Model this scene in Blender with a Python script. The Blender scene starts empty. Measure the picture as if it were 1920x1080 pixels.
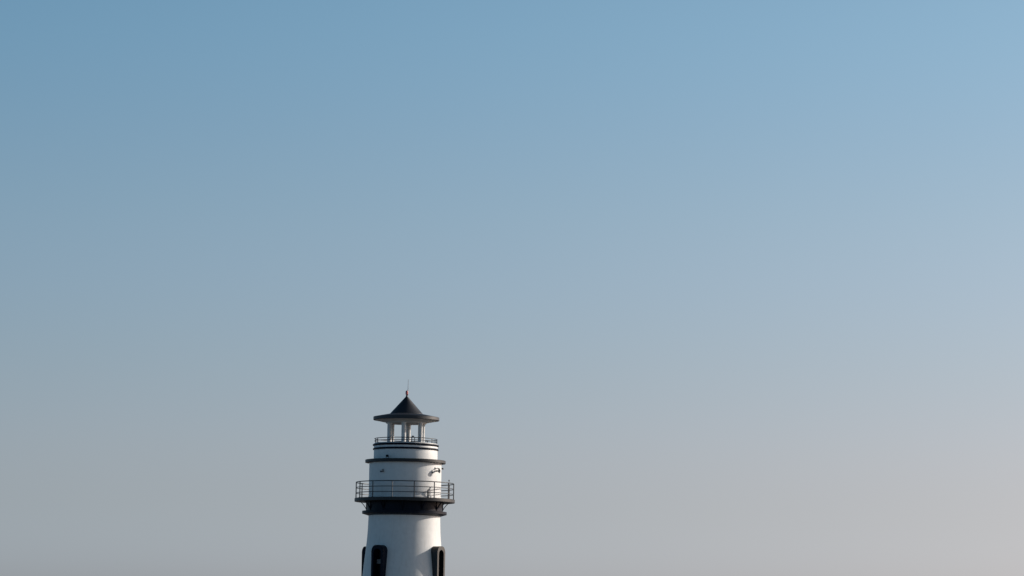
import bpy, bmesh, math, random
from math import radians as R, sin, cos, pi, sqrt
from mathutils import Vector, Matrix

random.seed(4)
scene = bpy.context.scene
C = scene.collection

# ------------------------------------------------------------------ camera
U = 1 / 27.05            # metres per image pixel at the tower; its dimensions are read in pixels
CAM_D, CAM_H = 205.5, 2.0
YAW, PITCH, ROLL = 2.006, 6.725, 0.93
cam_data = bpy.data.cameras.new("camera")
cam = bpy.data.objects.new("camera", cam_data)
C.objects.link(cam)
cam_data.sensor_width = 36.0
cam_data.lens = 36.0 * 5550 / 1920
cam_data.clip_start = 1.0
cam_data.clip_end = 60000.0
cam.matrix_world = (Matrix.Translation((0, -CAM_D, CAM_H)) @ Matrix.Rotation(R(-YAW), 4, 'Z')
                    @ Matrix.Rotation(R(90 + PITCH), 4, 'X') @ Matrix.Rotation(R(ROLL), 4, 'Z'))
scene.camera = cam

# ------------------------------------------------------------------ sky and sun
SUN_AZ = 71.6            # degrees to the right of the view direction (+Y)
SUN_EL = 21.5
SUN_K = (0.781, 0.386, 0.229)   # how strongly red, green and blue grow towards the sun
world = bpy.data.worlds.new("World")
scene.world = world
world.use_nodes = True
wn, wl = world.node_tree.nodes, world.node_tree.links
wn.clear()
w_out = wn.new('ShaderNodeOutputWorld')
w_bg = wn.new('ShaderNodeBackground')
w_bg.inputs['Strength'].default_value = 0.08
sky = wn.new('ShaderNodeTexSky')
sky.sky_type = 'NISHITA'
sky.sun_disc = False
sky.sun_elevation = R(SUN_EL)
sky.sun_rotation = R(SUN_AZ)
sky.altitude = 0
sky.air_density = 1.0
sky.dust_density = 1.0
sky.ozone_density = 1.0
# hazy coastal air: the low sky is greyed by elevation, and reddened slightly towards the sun
SKY_TINT = [(0.0000, (1.137, 1.300, 2.107)),
            (0.0231, (1.137, 1.300, 2.107)),
            (0.0418, (1.050, 1.096, 1.569)),
            (0.0615, (1.092, 1.079, 1.433)),
            (0.0884, (1.076, 1.083, 1.303)),
            (0.1171, (1.091, 1.142, 1.332)),
            (0.1421, (1.093, 1.179, 1.311)),
            (0.1776, (1.014, 1.216, 1.352)),
            (0.2110, (0.985, 1.283, 1.402)),
            (0.2700, (0.916, 1.180, 1.290)),
            (0.5000, (0.580, 0.660, 0.630)),
            (1.0000, (0.500, 0.580, 0.550))]
w_tc = wn.new('ShaderNodeTexCoord')
w_sep = wn.new('ShaderNodeSeparateXYZ')
wl.new(w_tc.outputs['Generated'], w_sep.inputs[0])
w_ramp = wn.new('ShaderNodeValToRGB')
w_ramp.color_ramp.interpolation = 'B_SPLINE'
wl.new(w_sep.outputs['Z'], w_ramp.inputs['Fac'])
els = w_ramp.color_ramp.elements
while len(els) > 1:
    els.remove(els[-1])
for i, (z, c) in enumerate(SKY_TINT):
    e = els[0] if i == 0 else els.new(z)
    e.position = z
    e.color = (c[0] / 4, c[1] / 4, c[2] / 4, 1)
w_dot = wn.new('ShaderNodeVectorMath')
w_dot.operation = 'DOT_PRODUCT'
w_dot.inputs[1].default_value = (sin(R(SUN_AZ)) * cos(R(SUN_EL)), cos(R(SUN_AZ)) * cos(R(SUN_EL)), sin(R(SUN_EL)))
wl.new(w_tc.outputs['Generated'], w_dot.inputs[0])
w_cmb = wn.new('ShaderNodeCombineXYZ')
w_sub = wn.new('ShaderNodeMath')
w_sub.operation = 'SUBTRACT'
w_sub.inputs[1].default_value = 0.37
wl.new(w_dot.outputs['Value'], w_sub.inputs[0])
w_el = wn.new('ShaderNodeMapRange')
w_el.inputs['From Min'].default_value = 0.0
w_el.inputs['From Max'].default_value = 0.21
w_el.inputs['To Min'].default_value = 0.60
w_el.inputs['To Max'].default_value = 1.20
wl.new(w_sep.outputs['Z'], w_el.inputs['Value'])
w_az = wn.new('ShaderNodeMath')
w_az.operation = 'MULTIPLY'
wl.new(w_sub.outputs[0], w_az.inputs[0])
wl.new(w_el.outputs[0], w_az.inputs[1])
for i, k in enumerate(SUN_K):
    ma = wn.new('ShaderNodeMath')
    ma.operation = 'MULTIPLY_ADD'
    ma.inputs[1].default_value = k
    ma.inputs[2].default_value = 0.0
    wl.new(w_az.outputs[0], ma.inputs[0])
    mp_ = wn.new('ShaderNodeMath')
    mp_.operation = 'POWER'
    mp_.inputs[0].default_value = math.e
    wl.new(ma.outputs[0], mp_.inputs[1])
    wl.new(mp_.outputs[0], w_cmb.inputs[i])
w_m1 = wn.new('ShaderNodeVectorMath'); w_m1.operation = 'MULTIPLY'
w_m2 = wn.new('ShaderNodeVectorMath'); w_m2.operation = 'MULTIPLY'
w_m3 = wn.new('ShaderNodeVectorMath'); w_m3.operation = 'SCALE'
w_m3.inputs['Scale'].default_value = 4.0
wl.new(sky.outputs[0], w_m1.inputs[0])
wl.new(w_ramp.outputs['Color'], w_m1.inputs[1])
wl.new(w_m1.outputs[0], w_m2.inputs[0])
wl.new(w_cmb.outputs[0], w_m2.inputs[1])
wl.new(w_m2.outputs[0], w_m3.inputs[0])
wl.new(w_m3.outputs[0], w_bg.inputs['Color'])
wl.new(w_bg.outputs[0], w_out.inputs['Surface'])

sun_data = bpy.data.lights.new("sun", 'SUN')
sun_data.energy = 4.2
sun_data.angle = R(0.53)
sun_data.color = (1.0, 0.92, 0.83)
sun = bpy.data.objects.new("sun", sun_data)
C.objects.link(sun)
sd = Vector((sin(R(SUN_AZ)) * cos(R(SUN_EL)), cos(R(SUN_AZ)) * cos(R(SUN_EL)), sin(R(SUN_EL))))
sun.rotation_euler = sd.to_track_quat('Z', 'Y').to_euler()
sun.location = (60, 20, 40)

scene.view_settings.view_transform = 'Standard'
scene.view_settings.look = 'None'
scene.view_settings.exposure = 0.0
scene.view_settings.gamma = 1.0

# ------------------------------------------------------------------ materials
def mat(name, rgb, rough=0.5, metal=0.0, spec=0.5, var=0.06, scale=3.0, bump=0.0, streak=0.0, coat=0.0):
    m = bpy.data.materials.new(name)
    m.use_nodes = True
    n, l = m.node_tree.nodes, m.node_tree.links
    b = n['Principled BSDF']
    b.inputs['Roughness'].default_value = rough
    b.inputs['Metallic'].default_value = metal
    b.inputs['Specular IOR Level'].default_value = spec
    b.inputs['Coat Weight'].default_value = coat
    b.inputs['Coat Roughness'].default_value = 0.25
    tc = n.new('ShaderNodeTexCoord')
    nz = n.new('ShaderNodeTexNoise')
    nz.inputs['Scale'].default_value = scale
    nz.inputs['Detail'].default_value = 6
    l.new(tc.outputs['Object'], nz.inputs['Vector'])
    mr = n.new('ShaderNodeMapRange')
    mr.inputs['From Min'].default_value = 0.3
    mr.inputs['From Max'].default_value = 0.7
    mr.inputs['To Min'].default_value = 1 - var
    mr.inputs['To Max'].default_value = 1 + var
    l.new(nz.outputs['Fac'], mr.inputs['Value'])
    mx = n.new('ShaderNodeVectorMath')
    mx.operation = 'SCALE'
    mx.inputs[0].default_value = rgb
    l.new(mr.outputs[0], mx.inputs['Scale'])
    col = mx.outputs[0]
    if streak > 0:                                   # rain streaks and grime running down the paint
        mp = n.new('ShaderNodeMapping')
        mp.inputs['Scale'].default_value = (5.0, 5.0, 0.22)
        l.new(tc.outputs['Object'], mp.inputs['Vector'])
        n2 = n.new('ShaderNodeTexNoise')
        n2.inputs['Scale'].default_value = 1.6
        n2.inputs['Detail'].default_value = 5
        n2.inputs['Roughness'].default_value = 0.65
        l.new(mp.outputs[0], n2.inputs['Vector'])
        r2 = n.new('ShaderNodeMapRange')
        r2.inputs['From Min'].default_value = 0.56
        r2.inputs['From Max'].default_value = 0.78
        r2.inputs['To Min'].default_value = 0.0
        r2.inputs['To Max'].default_value = streak
        l.new(n2.outputs['Fac'], r2.inputs['Value'])
        mix = n.new('ShaderNodeMix')
        mix.data_type = 'RGBA'
        l.new(r2.outputs[0], mix.inputs['Factor'])
        l.new(col, mix.inputs['A'])
        mix.inputs['B'].default_value = (rgb[0] * 0.55, rgb[1] * 0.52, rgb[2] * 0.46, 1)
        col = mix.outputs['Result']
    l.new(col, b.inputs['Base Color'])
    if bump > 0:
        n3 = n.new('ShaderNodeTexNoise')
        n3.inputs['Scale'].default_value = 14
        n3.inputs['Detail'].default_value = 4
        l.new(tc.outputs['Object'], n3.inputs['Vector'])
        bp = n.new('ShaderNodeBump')
        bp.inputs['Strength'].default_value = bump
        bp.inputs['Distance'].default_value = 0.02
        l.new(n3.outputs['Fac'], bp.inputs['Height'])
        l.new(bp.outputs[0], b.inputs['Normal'])
    return m

M_WHITE = mat('white_paint', (0.74, 0.735, 0.72), rough=0.5, var=0.045, streak=0.32, bump=0.15)
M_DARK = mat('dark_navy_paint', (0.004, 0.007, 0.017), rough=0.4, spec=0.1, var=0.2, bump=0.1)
M_ROOF = mat('dark_roof_metal', (0.009, 0.012, 0.02), rough=0.5, spec=0.65, var=0.2)
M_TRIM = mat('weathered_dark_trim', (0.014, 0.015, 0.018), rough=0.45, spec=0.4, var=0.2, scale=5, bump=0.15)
M_SOFFIT = mat('white_soffit', (0.55, 0.55, 0.54), rough=0.7, var=0.06)
M_RAIL = mat('grey_railing_paint', (0.032, 0.037, 0.045), rough=0.45, var=0.1)
M_PALE = mat('pale_post_paint', (0.13, 0.14, 0.155), rough=0.5, var=0.1)
M_GLASS = mat('dark_window_glass', (0.012, 0.015, 0.02), rough=0.08, var=0.05)
M_PANEL = mat('panel_grey', (0.19, 0.195, 0.2), rough=0.5, var=0.1)
M_GREY = mat('grey_housing', (0.22, 0.215, 0.2), rough=0.5, var=0.1, scale=20)
M_LAMPW = mat('pale_plastic', (0.5, 0.5, 0.5), rough=0.4, var=0.05, scale=20)
M_RED = mat('red_lamp_glass', (0.62, 0.10, 0.085), rough=0.25, var=0.05, spec=0.8)
M_WIRE = mat('antenna_metal', (0.32, 0.36, 0.39), rough=0.4, metal=0.5, var=0.05)
M_GROUND = mat('quay_ground', (0.105, 0.105, 0.105), rough=0.85, var=0.25, scale=0.4, bump=0.3)

# ------------------------------------------------------------------ mesh helpers
def finish(name, bm, m, parent=None, ang=35):
    bmesh.ops.recalc_face_normals(bm, faces=bm.faces)
    for f in bm.faces:
        f.smooth = True
    for e in bm.edges:
        if len(e.link_faces) == 2 and e.calc_face_angle(0) > R(ang):
            e.smooth = False
    me = bpy.data.meshes.new(name)
    bm.to_mesh(me)
    bm.free()
    for mm in (m if isinstance(m, (list, tuple)) else [m]):
        me.materials.append(mm)
    o = bpy.data.objects.new(name, me)
    C.objects.link(o)
    if parent is not None:
        o.parent = parent
    return o

def lathe(bm, prof, seg=160, closed=False, origin=(0, 0, 0), axis=None):
    """revolve (r, z) pairs round z (or round `axis`)"""
    M = Matrix.Translation(origin)
    if axis is not None:
        M = M @ Vector(axis).to_track_quat('Z', 'Y').to_matrix().to_4x4()
    rings = []
    for r, z in prof:
        if r < 1e-6:
            rings.append([bm.verts.new(M @ Vector((0, 0, z)))])
        else:
            rings.append([bm.verts.new(M @ Vector((r * sin(2 * pi * i / seg), -r * cos(2 * pi * i / seg), z)))
                          for i in range(seg)])
    pairs = list(zip(rings[:-1], rings[1:]))
    if closed:
        pairs.append((rings[-1], rings[0]))
    for a, b in pairs:
        for i in range(seg):
            j = (i + 1) % seg
            if len(a) == 1 and len(b) == 1:
                continue
            if len(a) == 1:
                bm.faces.new((a[0], b[j], b[i]))
            elif len(b) == 1:
                bm.faces.new((a[i], a[j], b[0]))
            else:
                bm.faces.new((a[i], a[j], b[j], b[i]))
    return bm

def tube(bm, pts, r, seg=10, loop=False, cap=True):
    pts = [Vector(p) for p in pts]
    n = len(pts)
    rings = []
    up = None
    for i, p in enumerate(pts):
        a = pts[(i - 1) % n] if (loop or i > 0) else p
        b = pts[(i + 1) % n] if (loop or i < n - 1) else p
        t = (b - a).normalized()
        if up is None:
            up = Vector((0, 0, 1)) if abs(t.z) < 0.9 else Vector((1, 0, 0))
        x = t.cross(up).normalized()
        y = x.cross(t).normalized()
        rr = r[i] if isinstance(r, (list, tuple)) else r
        rings.append([bm.verts.new(p + (x * cos(2 * pi * k / seg) + y * sin(2 * pi * k / seg)) * rr) for k in range(seg)])
    m = n if loop else n - 1
    for i in range(m):
        a, b = rings[i], rings[(i + 1) % n]
        for k in range(seg):
            bm.faces.new((a[k], a[(k + 1) % seg], b[(k + 1) % seg], b[k]))
    if cap and not loop:
        bm.faces.new(rings[0][::-1])
        bm.faces.new(rings[-1])
    return bm

def box(bm, M, sx, sy, sz, bev=0.0):
    r = bmesh.ops.create_cube(bm, size=1.0, matrix=M @ Matrix.Diagonal((sx, sy, sz, 1)))
    if bev > 0:
        es = list({e for v in r['verts'] for e in v.link_edges})
        bmesh.ops.bevel(bm, geom=es, offset=bev, segments=2, affect='EDGES')

def pol(r, az, z):
    """radius in image pixels, azimuth (0 = towards the viewer, + = right), z in metres"""
    return Vector((r * U * sin(R(az)), -r * U * cos(R(az)), z))

ZG = CAM_H + 9.34
def H(y):                                # image row -> height in metres above the ground
    return ZG + (937.8 - y) * U

def P(lst):
    return [(r * U, H(y)) for r, y in lst]

def frame_at(az, n, z):
    """local frame: x = tangent (to the right), y = outward, z = up; n in image pixels"""
    a = R(az)
    M = Matrix.Identity(4)
    M.col[0][:3] = (cos(a), sin(a), 0)
    M.col[1][:3] = (sin(a), -cos(a), 0)
    M.col[2][:3] = (0, 0, 1)
    M.col[3][:3] = (n * U * sin(a), -n * U * cos(a), z)
    return M

def thing(name, label, cat, loc, group=None):
    o = bpy.data.objects.new(name, None)
    o.empty_display_size = 0.3
    C.objects.link(o)
    o.location = loc
    o['label'] = label
    o['category'] = cat
    if group:
        o['group'] = group
    return o

def under(o, parent):
    """keep the world-space mesh where it was drawn while parenting it"""
    o.parent = parent
    off = Vector(parent.location)
    p = parent.parent
    while p is not None:
        off += Vector(p.location)
        p = p.parent
    o.data.transform(Matrix.Translation(-off))
    return o

# ------------------------------------------------------------------ the ground
bm = bmesh.new()
lathe(bm, [(0, 0), (30, 0), (400, 0), (9000, 0)], seg=96)
g = finish('ground', bm, M_GROUND)
g['kind'] = 'structure'

# ------------------------------------------------------------------ the lighthouse
lh = thing('lighthouse', 'white round lighthouse with dark navy gallery, bands and conical roof', 'lighthouse', (0, 0, 0))

# tower shaft: flares downwards
shaft = [(67.0, 966.5), (67.2, 975), (67.5, 985), (67.9, 995), (68.4, 1004), (69.0, 1012), (69.8, 1021), (70.8, 1031),
         (71.9, 1041), (73.0, 1051), (74.2, 1062), (75.4, 1074), (76.8, 1087), (78.6, 1102), (81.0, 1122),
         (84.5, 1150), (88.0, 1178), (91.5, 1206), (95.5, 1236)]
zb = 0.004
bm = bmesh.new()
prof = [(0, H(966.5))] + P(shaft) + [(97.0 * U, zb), (0, zb)]
lathe(bm, prof, seg=256)
WINDOWS = [-122.0, -35.5, 56.0]
wall = finish('tower_wall', bm, M_WHITE, lh)

def arch(w, zt, zb_, n=14):
    """round-headed outline, half width w, crown zt, foot zb_ (x, z)"""
    pts = [(-w, zb_)]
    for i in range(n + 1):
        a = pi - pi * i / n
        pts.append((w * cos(a), zt - w + w * sin(a)))
    pts.append((w, zb_))
    return pts

def chamf(w, zt, zb_, n=16):
    """outline of the surround: flat head with broad chamfered shoulders, same point count as arch()"""
    half = [(-w, zt - 0.80 * w), (-w * 0.95, zt - 0.52 * w), (-w * 0.80, zt - 0.26 * w), (-w * 0.58, zt - 0.07 * w), (-w * 0.38, zt)]
    key = half + [(-x, z) for x, z in half[::-1]]
    # resample to n-1 points
    m = n - 1
    L = [0]
    for a, b in zip(key[:-1], key[1:]):
        L.append(L[-1] + math.dist(a, b))
    pts = [(-w, zb_)]
    for i in range(m):
        t = L[-1] * i / (m - 1)
        for k in range(len(key) - 1):
            if t <= L[k + 1] + 1e-9:
                f = (t - L[k]) / (L[k + 1] - L[k])
                pts.append((key[k][0] + (key[k + 1][0] - key[k][0]) * f, key[k][1] + (key[k + 1][1] - key[k][1]) * f))
                break
    pts.append((w, zb_))
    return pts

WZT, WZB = H(1025.3), H(1135)
OZT, OZB = H(1032.0), H(1128)
HW, OW = 13.5 * U, 8.3 * U
FACE = 84.5

# cut the openings out of the shaft
bmc = bmesh.new()
for az in WINDOWS:
    M = frame_at(az, 0, 0)
    out = arch(OW + 0.01, OZT, OZB)
    a = [bmc.verts.new(M @ Vector((x, 60 * U, z))) for x, z in out]
    b = [bmc.verts.new(M @ Vector((x, 92 * U, z))) for x, z in out]
    k = len(out)
    for i in range(k):
        bmc.faces.new((a[i], a[(i + 1) % k], b[(i + 1) % k], b[i]))
    bmc.faces.new(a[::-1])
    bmc.faces.new(b)
cutter = finish('cutter', bmc, M_DARK)
md = wall.modifiers.new('cut', 'BOOLEAN')
md.object = cutter
md.solver = 'EXACT'
bpy.context.view_layer.update()
dg = bpy.context.evaluated_depsgraph_get()
new_me = bpy.data.meshes.new_from_object(wall.evaluated_get(dg))
wall.modifiers.clear()
wall.data = new_me
new_me.name = 'tower_wall'
bpy.data.objects.remove(cutter)

for az in WINDOWS:
    M = frame_at(az, 0, 0)
    bm = bmesh.new()
    o_ = chamf(HW, WZT, WZB, n=16)
    i_ = arch(OW, OZT, OZB, n=14)
    assert len(o_) == len(i_), (len(o_), len(i_))
    k = len(o_)
    bv = 0.018
    of = [bm.verts.new(M @ Vector((x * (1 - bv / HW), FACE * U, z - bv * (0.6 if z > WZT - 0.3 else 0)))) for x, z in o_]
    ob0 = [bm.verts.new(M @ Vector((x, FACE * U - bv, z))) for x, z in o_]
    ob = [bm.verts.new(M @ Vector((x, 64 * U, z))) for x, z in o_]
    jf = [bm.verts.new(M @ Vector((x, FACE * U, z))) for x, z in i_]
    jb = [bm.verts.new(M @ Vector((x, 66 * U, z))) for x, z in i_]
    for i in range(k):
        j = (i + 1) % k
        bm.faces.new((of[i], of[j], ob0[j], ob0[i]))
        bm.faces.new((ob0[i], ob0[j], ob[j], ob[i]))
        bm.faces.new((jf[i], jf[j], jb[j], jb[i]))
        bm.faces.new((of[i], of[j], jf[j], jf[i]))
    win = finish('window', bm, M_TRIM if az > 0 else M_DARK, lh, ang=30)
    # glass deep in the reveal, and a sash with one grey panel
    bm = bmesh.new()
    a = [bm.verts.new(M @ Vector((x * 0.995, 67.0 * U, z))) for x, z in i_]
    b = [bm.verts.new(M @ Vector((x * 0.995, 66.4 * U, z))) for x, z in i_]
    for i in range(k):
        bm.faces.new((a[i], a[(i + 1) % k], b[(i + 1) % k], b[i]))
    bm.faces.new(a)
    bm.faces.new(b[::-1])
    finish('glass', bm, M_GLASS, win)
    bm = bmesh.new()
    for zz in (H(1060.5), H(1085)):
        box(bm, frame_at(az, 68.0, zz), 2 * OW * 0.98, 0.05, 0.05, 0.006)
    box(bm, frame_at(az, 67.9, (H(1034) + OZB) / 2), 0.045, 0.05, (H(1034) - OZB), 0.006)
    finish('sash', bm, M_DARK, win)
    if az == -35.5:
        bm = bmesh.new()
        box(bm, frame_at(az, 73.0, H(1055.5)) @ Matrix.Translation((-0.12, 0, 0)), 0.36, 0.04, 0.30, 0.01)  # plain pale grey square set ahead of the glass, this window only
        pn = finish('grey_panel', bm, M_PANEL, win)
        pn['label'] = 'small square grey panel inside the dark window recess'

# dark band with the lower ledge
bm = bmesh.new()
lathe(bm, P([(60, 942.6), (71.3, 942.6), (71.3, 960.0), (79.0, 960.4), (79.3, 960.7), (79.3, 965.2), (79.0, 965.5), (71.5, 967.6), (67.2, 968.9), (60, 968.9)]), closed=True)
finish('dark_band', bm, M_DARK, lh)

# gallery slab
bm = bmesh.new()
lathe(bm, P([(60, 936.6), (93.7, 936.9), (94.0, 937.2), (94.0, 942.8), (93.6, 943.1), (60, 943.0)]), closed=True)
gal = finish('gallery_deck', bm, M_TRIM, lh)

# curved brackets under the gallery
for k in range(12):
    az = 87 - 30 * k
    bm = bmesh.new()
    M = frame_at(az, 0, 0)
    p0, p1, p2 = Vector((84.5, 942.6)), Vector((76.3, 946.8)), Vector((70.6, 959.8))
    w, d = 0.055, 0.045
    rings = []
    for i in range(11):
        t = i / 10
        p = p0 * (1 - t) ** 2 + p1 * 2 * t * (1 - t) + p2 * t * t
        dv = ((p1 - p0) * (1 - t) + (p2 - p1) * t)
        tt = Vector((dv.x, -dv.y)).normalized()
        nn = Vector((-tt.y, tt.x))
        c = Vector((p.x * U, H(p.y)))
        q = []
        for sx, sn in ((-1, -1), (1, -1), (1, 1), (-1, 1)):
            c2 = c + nn * (sn * d / 2)
            q.append(bm.verts.new(M @ Vector((sx * w, c2.x, c2.y))))
        rings.append(q)
    for a, b in zip(rings[:-1], rings[1:]):
        for i in range(4):
            bm.faces.new((a[i], a[(i + 1) % 4], b[(i + 1) % 4], b[i]))
    bm.faces.new(rings[0]); bm.faces.new(rings[-1])
    box(bm, frame_at(az, 71.8, H(950.8)), 0.11, 0.05, 15.6 * U, 0.004)   # wall plate
    finish('bracket', bm, M_DARK, lh)

# watch room drum
bm = bmesh.new()
lathe(bm, P([(0, 869), (67.5, 869), (67.7, 871), (67.7, 932.8), (68.5, 933.4), (68.6, 937.4), (0, 937.4)]), seg=256)
finish('watch_room', bm, M_WHITE, lh)

# cornice
bm = bmesh.new()
lathe(bm, P([(55, 863.6), (75.1, 864.6), (75.5, 864.9), (75.5, 869.6), (75.2, 869.9), (68.2, 870.4), (67.0, 870.8), (55, 870.8)]), closed=True)
finish('cornice', bm, M_TRIM, lh)

# upper drum
bm = bmesh.new()
lathe(bm, P([(0, 833.5), (59.4, 833.5), (59.8, 834.5), (59.8, 865.2), (0, 865.2)]), seg=256)
finish('upper_drum', bm, M_WHITE, lh)
for yc, r0 in ((836.6, 60.3), (844.2, 59.9)):
    bm = bmesh.new()
    prof = [(57 * U, H(yc - 1.9)), (r0 * U, H(yc - 1.95))]
    for i in range(7):
        a = pi / 2 - pi * i / 6
        prof.append(((r0 + 1.9 * cos(a)) * U, H(yc) + 1.95 * U * sin(a)))
    prof.append((57 * U, H(yc + 1.9)))
    lathe(bm, prof, closed=True)
    finish('ring_moulding', bm, M_DARK, lh)

# top deck
bm = bmesh.new()
lathe(bm, P([(0, 832.9), (58.8, 833.0), (59.0, 834.8), (0, 834.8)]), seg=128)
finish('top_deck', bm, M_TRIM, lh)

# lantern columns
for k in range(6):
    az = -7.5 + 60 * k
    c = pol(33.5, az, 0)
    bm = bmesh.new()
    r = 4.3 * U
    lathe(bm, [(0, H(833.2)), (r * 1.22, H(833.2)), (r * 1.22, H(831.6)), (r, H(830.9)), (r, H(797.2)), (r * 1.12, H(796.4)),
               (r * 1.12, H(794.0)), (0, H(794.0))], seg=32, origin=(c.x, c.y, 0))
    finish('column', bm, M_WHITE, lh)

# eaves (flat conical brim) with pale soffit
bm = bmesh.new()
lathe(bm, P([(20, 776.6), (31.5, 777.4), (61.6, 783.3), (62.0, 783.6), (62.0, 789.0), (61.7, 789.3), (58.5, 789.6), (58.5, 788.6), (20, 788)]), closed=True)
eave = finish('eaves', bm, M_ROOF, lh)
bm = bmesh.new()
lathe(bm, P([(20, 789.2), (58.4, 788.9), (58.4, 789.75), (39.0, 793.6), (37.8, 795.4), (0, 795.4), (0, 789.2)]))
finish('soffit', bm, M_SOFFIT, eave)

# conical roof
bm = bmesh.new()
lathe(bm, P([(31.0, 778.6), (31.0, 776.8), (30.2, 776.0), (2.6, 745.2), (1.9, 743.6), (1.4, 741.4), (0, 741.4)]), seg=128)
roof = finish('roof', bm, M_ROOF, lh)

# red obstruction lamp and whip aerial at the tip
bm = bmesh.new()
lathe(bm, P([(0, 741.6), (1.7, 741.6), (1.8, 740.4), (2.5, 740.1), (2.6, 735.6), (2.2, 733.8), (1.0, 733.0), (0, 732.8)]), seg=32)
lamp = finish('obstruction_lamp', bm, M_RED, lh)
lamp['label'] = 'red glass lamp on the roof tip'
bm = bmesh.new()
tube(bm, [pol(2.2, 75, H(742)), pol(2.0, 75, H(733)), pol(2.35, 80, H(712))], [0.028, 0.024, 0.012], seg=8)
tube(bm, [pol(1.0, 75, H(741.2)), pol(2.3, 75, H(741.2))], 0.015, seg=6)
finish('antenna', bm, M_WIRE, lh)

# gallery railing: three rings and 14 posts
DECK = H(936.8)
def ring(bm, r, z, rad, seg=112, rs=8):
    tube(bm, [pol(r, 360 * i / seg, z) for i in range(seg)], rad, seg=rs, loop=True)
bm = bmesh.new()
for k, rad in ((29.6, 0.033), (19.6, 0.026), (9.6, 0.026)):
    ring(bm, 91.4, DECK + k * U, rad)
rail = finish('gallery_railing', bm, M_RAIL, lh)
for k in range(14):
    az = 10.8 + 360 / 14 * k
    bm = bmesh.new()
    p = pol(91.4, az, 0)
    lathe(bm, [(0, DECK), (0.07, DECK), (0.07, DECK + 0.015), (0.037, DECK + 0.02), (0.035, DECK + 29.4 * U), (0, DECK + 29.4 * U)], seg=12, origin=(p.x, p.y, 0))
    po = finish('post', bm, M_PALE if k == 13 else M_RAIL, rail)
    if k == 13:
        po['label'] = 'pale post'

# low railing round the top deck: two rings and nine posts
TD = H(833.0)
bm = bmesh.new()
ring(bm, 58.6, TD + 8.3 * U, 0.026)
ring(bm, 58.6, TD + 4.0 * U, 0.023)
rail2 = finish('top_railing', bm, M_RAIL, lh)
for k in range(9):
    az = 16 + 40 * k
    bm = bmesh.new()
    p = pol(58.6, az, 0)
    lathe(bm, [(0, TD - 0.02), (0.028, TD - 0.02), (0.028, TD + 8.3 * U), (0, TD + 8.3 * U)], seg=10, origin=(p.x, p.y, 0))
    finish('post', bm, M_RAIL, rail2)

# ------------------------------------------------------------------ fittings standing on or fixed to the tower
def W(px, az, z):
    return pol(px, az, z)

# dome camera on a short arm, shaded side of the watch room
c = frame_at(-37.6, 67.7, H(887.8))
t = thing('security_camera', 'small pale dome camera on the shaded left side of the drum above the gallery', 'camera', c.translation)
bm = bmesh.new()
lathe(bm, [(0, 0), (0.075, 0), (0.075, 0.03), (0.02, 0.04), (0, 0.04)], seg=20, origin=c.translation, axis=c.col[1][:3])
tube(bm, [c @ Vector((0, 0.0, 0.06)), c @ Vector((0, 0.12, 0.07)), c @ Vector((-0.01, 0.2, 0.03))], 0.02, seg=8)
box(bm, c @ Matrix.Translation((0, 0.012, 0.03)), 0.13, 0.03, 0.22, 0.008)
under(finish('mount', bm, M_GREY), t)
bm = bmesh.new()
cc = c @ Vector((-0.02, 0.2, 0))
lathe(bm, [(0, 0.065), (0.05, 0.055), (0.085, 0.02), (0.09, -0.02), (0, -0.02)], seg=24, origin=cc)
under(finish('housing', bm, M_LAMPW), t)
bm = bmesh.new()
lathe(bm, [(0.08, -0.02), (0.075, -0.06), (0.045, -0.095), (0, -0.105)], seg=24, origin=cc)
under(finish('dome', bm, M_GLASS), t)

# horn loudspeaker on a bracket, sunlit side
c = frame_at(55.5, 67.7, H(885.6))
t = thing('horn_loudspeaker', 'grey horn loudspeaker under a bracket arm on the sunlit wall above the gallery', 'loudspeaker', c.translation)
bm = bmesh.new()
tube(bm, [c @ Vector((-0.03, 0.0, 0.17)), c @ Vector((-0.03, 0.25, 0.185)), c @ Vector((-0.02, 0.36, 0.175))], 0.026, seg=8)
tube(bm, [c @ Vector((-0.02, 0.27, 0.18)), c @ Vector((-0.0, 0.27, 0.02))], 0.018, seg=8)
box(bm, c @ Matrix.Translation((-0.03, 0.015, 0.17)), 0.12, 0.03, 0.16, 0.006)
under(finish('bracket', bm, M_GREY), t)
bm = bmesh.new()
ax = Vector(c.col[1][:3])
lathe(bm, [(0, 0.02), (0.055, 0.03), (0.06, 0.14), (0.04, 0.16), (0.05, 0.22), (0.085, 0.28), (0.15, 0.33), (0.155, 0.335), (0.145, 0.335), (0.08, 0.27), (0.03, 0.2), (0, 0.2)], seg=32,
      origin=c @ Vector((0, 0, 0)), axis=ax)
under(finish('horn', bm, M_GREY), t)

# small box fixture left of the loudspeaker
c = frame_at(47.5, 67.7, H(888.5))
t = thing('junction_box', 'tiny grey box on the sunlit wall just left of the horn loudspeaker', 'junction box', c.translation)
bm = bmesh.new()
box(bm, c @ Matrix.Translation((0, 0.035, 0)), 0.09, 0.07, 0.15, 0.012)
under(finish('box', bm, M_GREY), t)
bm = bmesh.new()
tube(bm, [c @ Vector((0, 0.02, 0.06)), c @ Vector((0.01, 0.012, 0.16))], 0.008, seg=6)
under(finish('conduit', bm, M_GREY), t)

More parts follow.
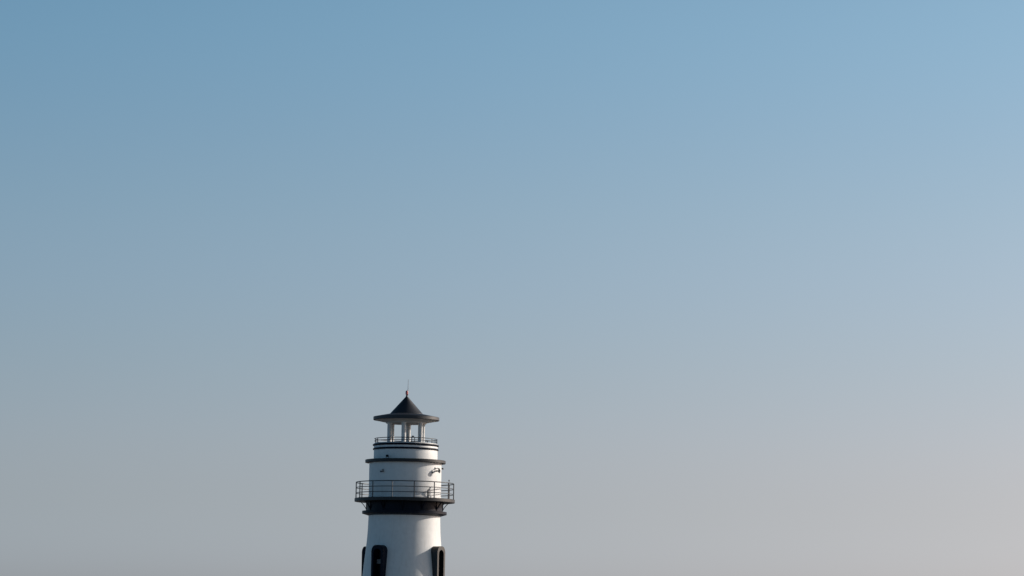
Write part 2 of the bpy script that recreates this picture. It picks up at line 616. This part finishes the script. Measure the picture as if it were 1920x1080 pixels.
# lamp on the far right edge of the watch room
c = frame_at(92, 67.7, H(878.6))
t = thing('wall_lamp', 'small dark lamp sticking out at the right edge of the wall under the cornice', 'lamp', c.translation)
bm = bmesh.new()
tube(bm, [c @ Vector((0, 0.0, 0.02)), c @ Vector((0, 0.09, 0.03))], 0.02, seg=8)
box(bm, c @ Matrix.Translation((0, 0.012, 0.02)), 0.1, 0.024, 0.12, 0.006)
under(finish('arm', bm, M_GREY), t)
bm = bmesh.new()
lathe(bm, [(0, 0.05), (0.045, 0.04), (0.06, -0.01), (0.055, -0.06), (0, -0.07)], seg=20, origin=c @ Vector((0, 0.10, 0.01)))
under(finish('shade', bm, M_TRIM), t)

# floodlight standing on the cornice
c = frame_at(-31.0, 66.0, H(864.3))
t = thing('floodlight', 'small dark box floodlight standing on the upper ledge, left of centre', 'floodlight', c.translation)
bm = bmesh.new()
box(bm, c @ Matrix.Translation((0, 0, 0.01)), 0.12, 0.10, 0.02)
for s in (-1, 1):
    box(bm, c @ Matrix.Translation((s * 0.095, 0, 0.11)), 0.012, 0.04, 0.18)
under(finish('stand', bm, M_DARK), t)
bm = bmesh.new()
box(bm, c @ Matrix.Translation((0, 0, 0.17)) @ Matrix.Rotation(R(-25), 4, 'X'), 0.17, 0.12, 0.15, 0.015)
under(finish('head', bm, M_DARK), t)

# short floodlight post on the gallery
c = frame_at(30.2, 85.5, DECK)
t = thing('floodlight_post', 'short grey post with a tilted lamp head on the gallery deck by the sunlit wall', 'floodlight', c.translation)
bm = bmesh.new()
box(bm, c @ Matrix.Translation((0, 0, 0.215)), 0.12, 0.10, 0.43, 0.01)
box(bm, c @ Matrix.Translation((0, 0, 0.012)), 0.2, 0.18, 0.024, 0.004)
under(finish('post', bm, M_GREY), t)
bm = bmesh.new()
box(bm, c @ Matrix.Translation((0.02, 0, 0.53)) @ Matrix.Rotation(R(-28), 4, 'Y'), 0.16, 0.14, 0.07, 0.012)
tube(bm, [c @ Vector((0, 0, 0.42)), c @ Vector((0.01, 0, 0.52))], 0.022, seg=8)
under(finish('head', bm, M_GREY), t)

# mast with a small sensor, right side of the gallery
c = frame_at(66.0, 90.2 , DECK)
c.translation = W(91.4 * 0.985, 65.5, DECK)
t = thing('sensor_mast', 'thin dark pole with a small ball on top at the right end of the railing', 'pole', c.translation)
bm = bmesh.new()
tube(bm, [c.translation, c.translation + Vector((0, 0, 31.5 * U))], [0.026, 0.02], seg=10)
under(finish('pole', bm, M_RAIL), t)
bm = bmesh.new()
lathe(bm, [(0, 0.06), (0.035, 0.05), (0.05, 0), (0.035, -0.05), (0, -0.06)], seg=16, origin=c.translation + Vector((0, 0, 34 * U)))
tube(bm, [c.translation + Vector((0, 0, 31 * U)), c.translation + Vector((0, 0, 33.5 * U))], 0.01, seg=6)
under(finish('sensor', bm, M_RAIL), t)

# bent fitting on the top deck behind the columns
c = frame_at(0, 0, TD)
c.translation = Vector((11.0 * U, 15 * U, H(832.9)))
t = thing('deck_lamp', 'small dark bent-neck lamp on the top deck between the lantern columns', 'lamp', c.translation)
bm = bmesh.new()
b0 = c.translation
tube(bm, [b0, b0 + Vector((0, 0, 0.50)), b0 + Vector((0.02, 0, 0.57)), b0 + Vector((0.09, 0, 0.58))], 0.03, seg=8)
under(finish('stem', bm, M_RAIL), t)
bm = bmesh.new()
box(bm, Matrix.Translation(b0 + Vector((0.10, 0, 0.55))), 0.13, 0.09, 0.07, 0.01)
under(finish('head', bm, M_RAIL), t)
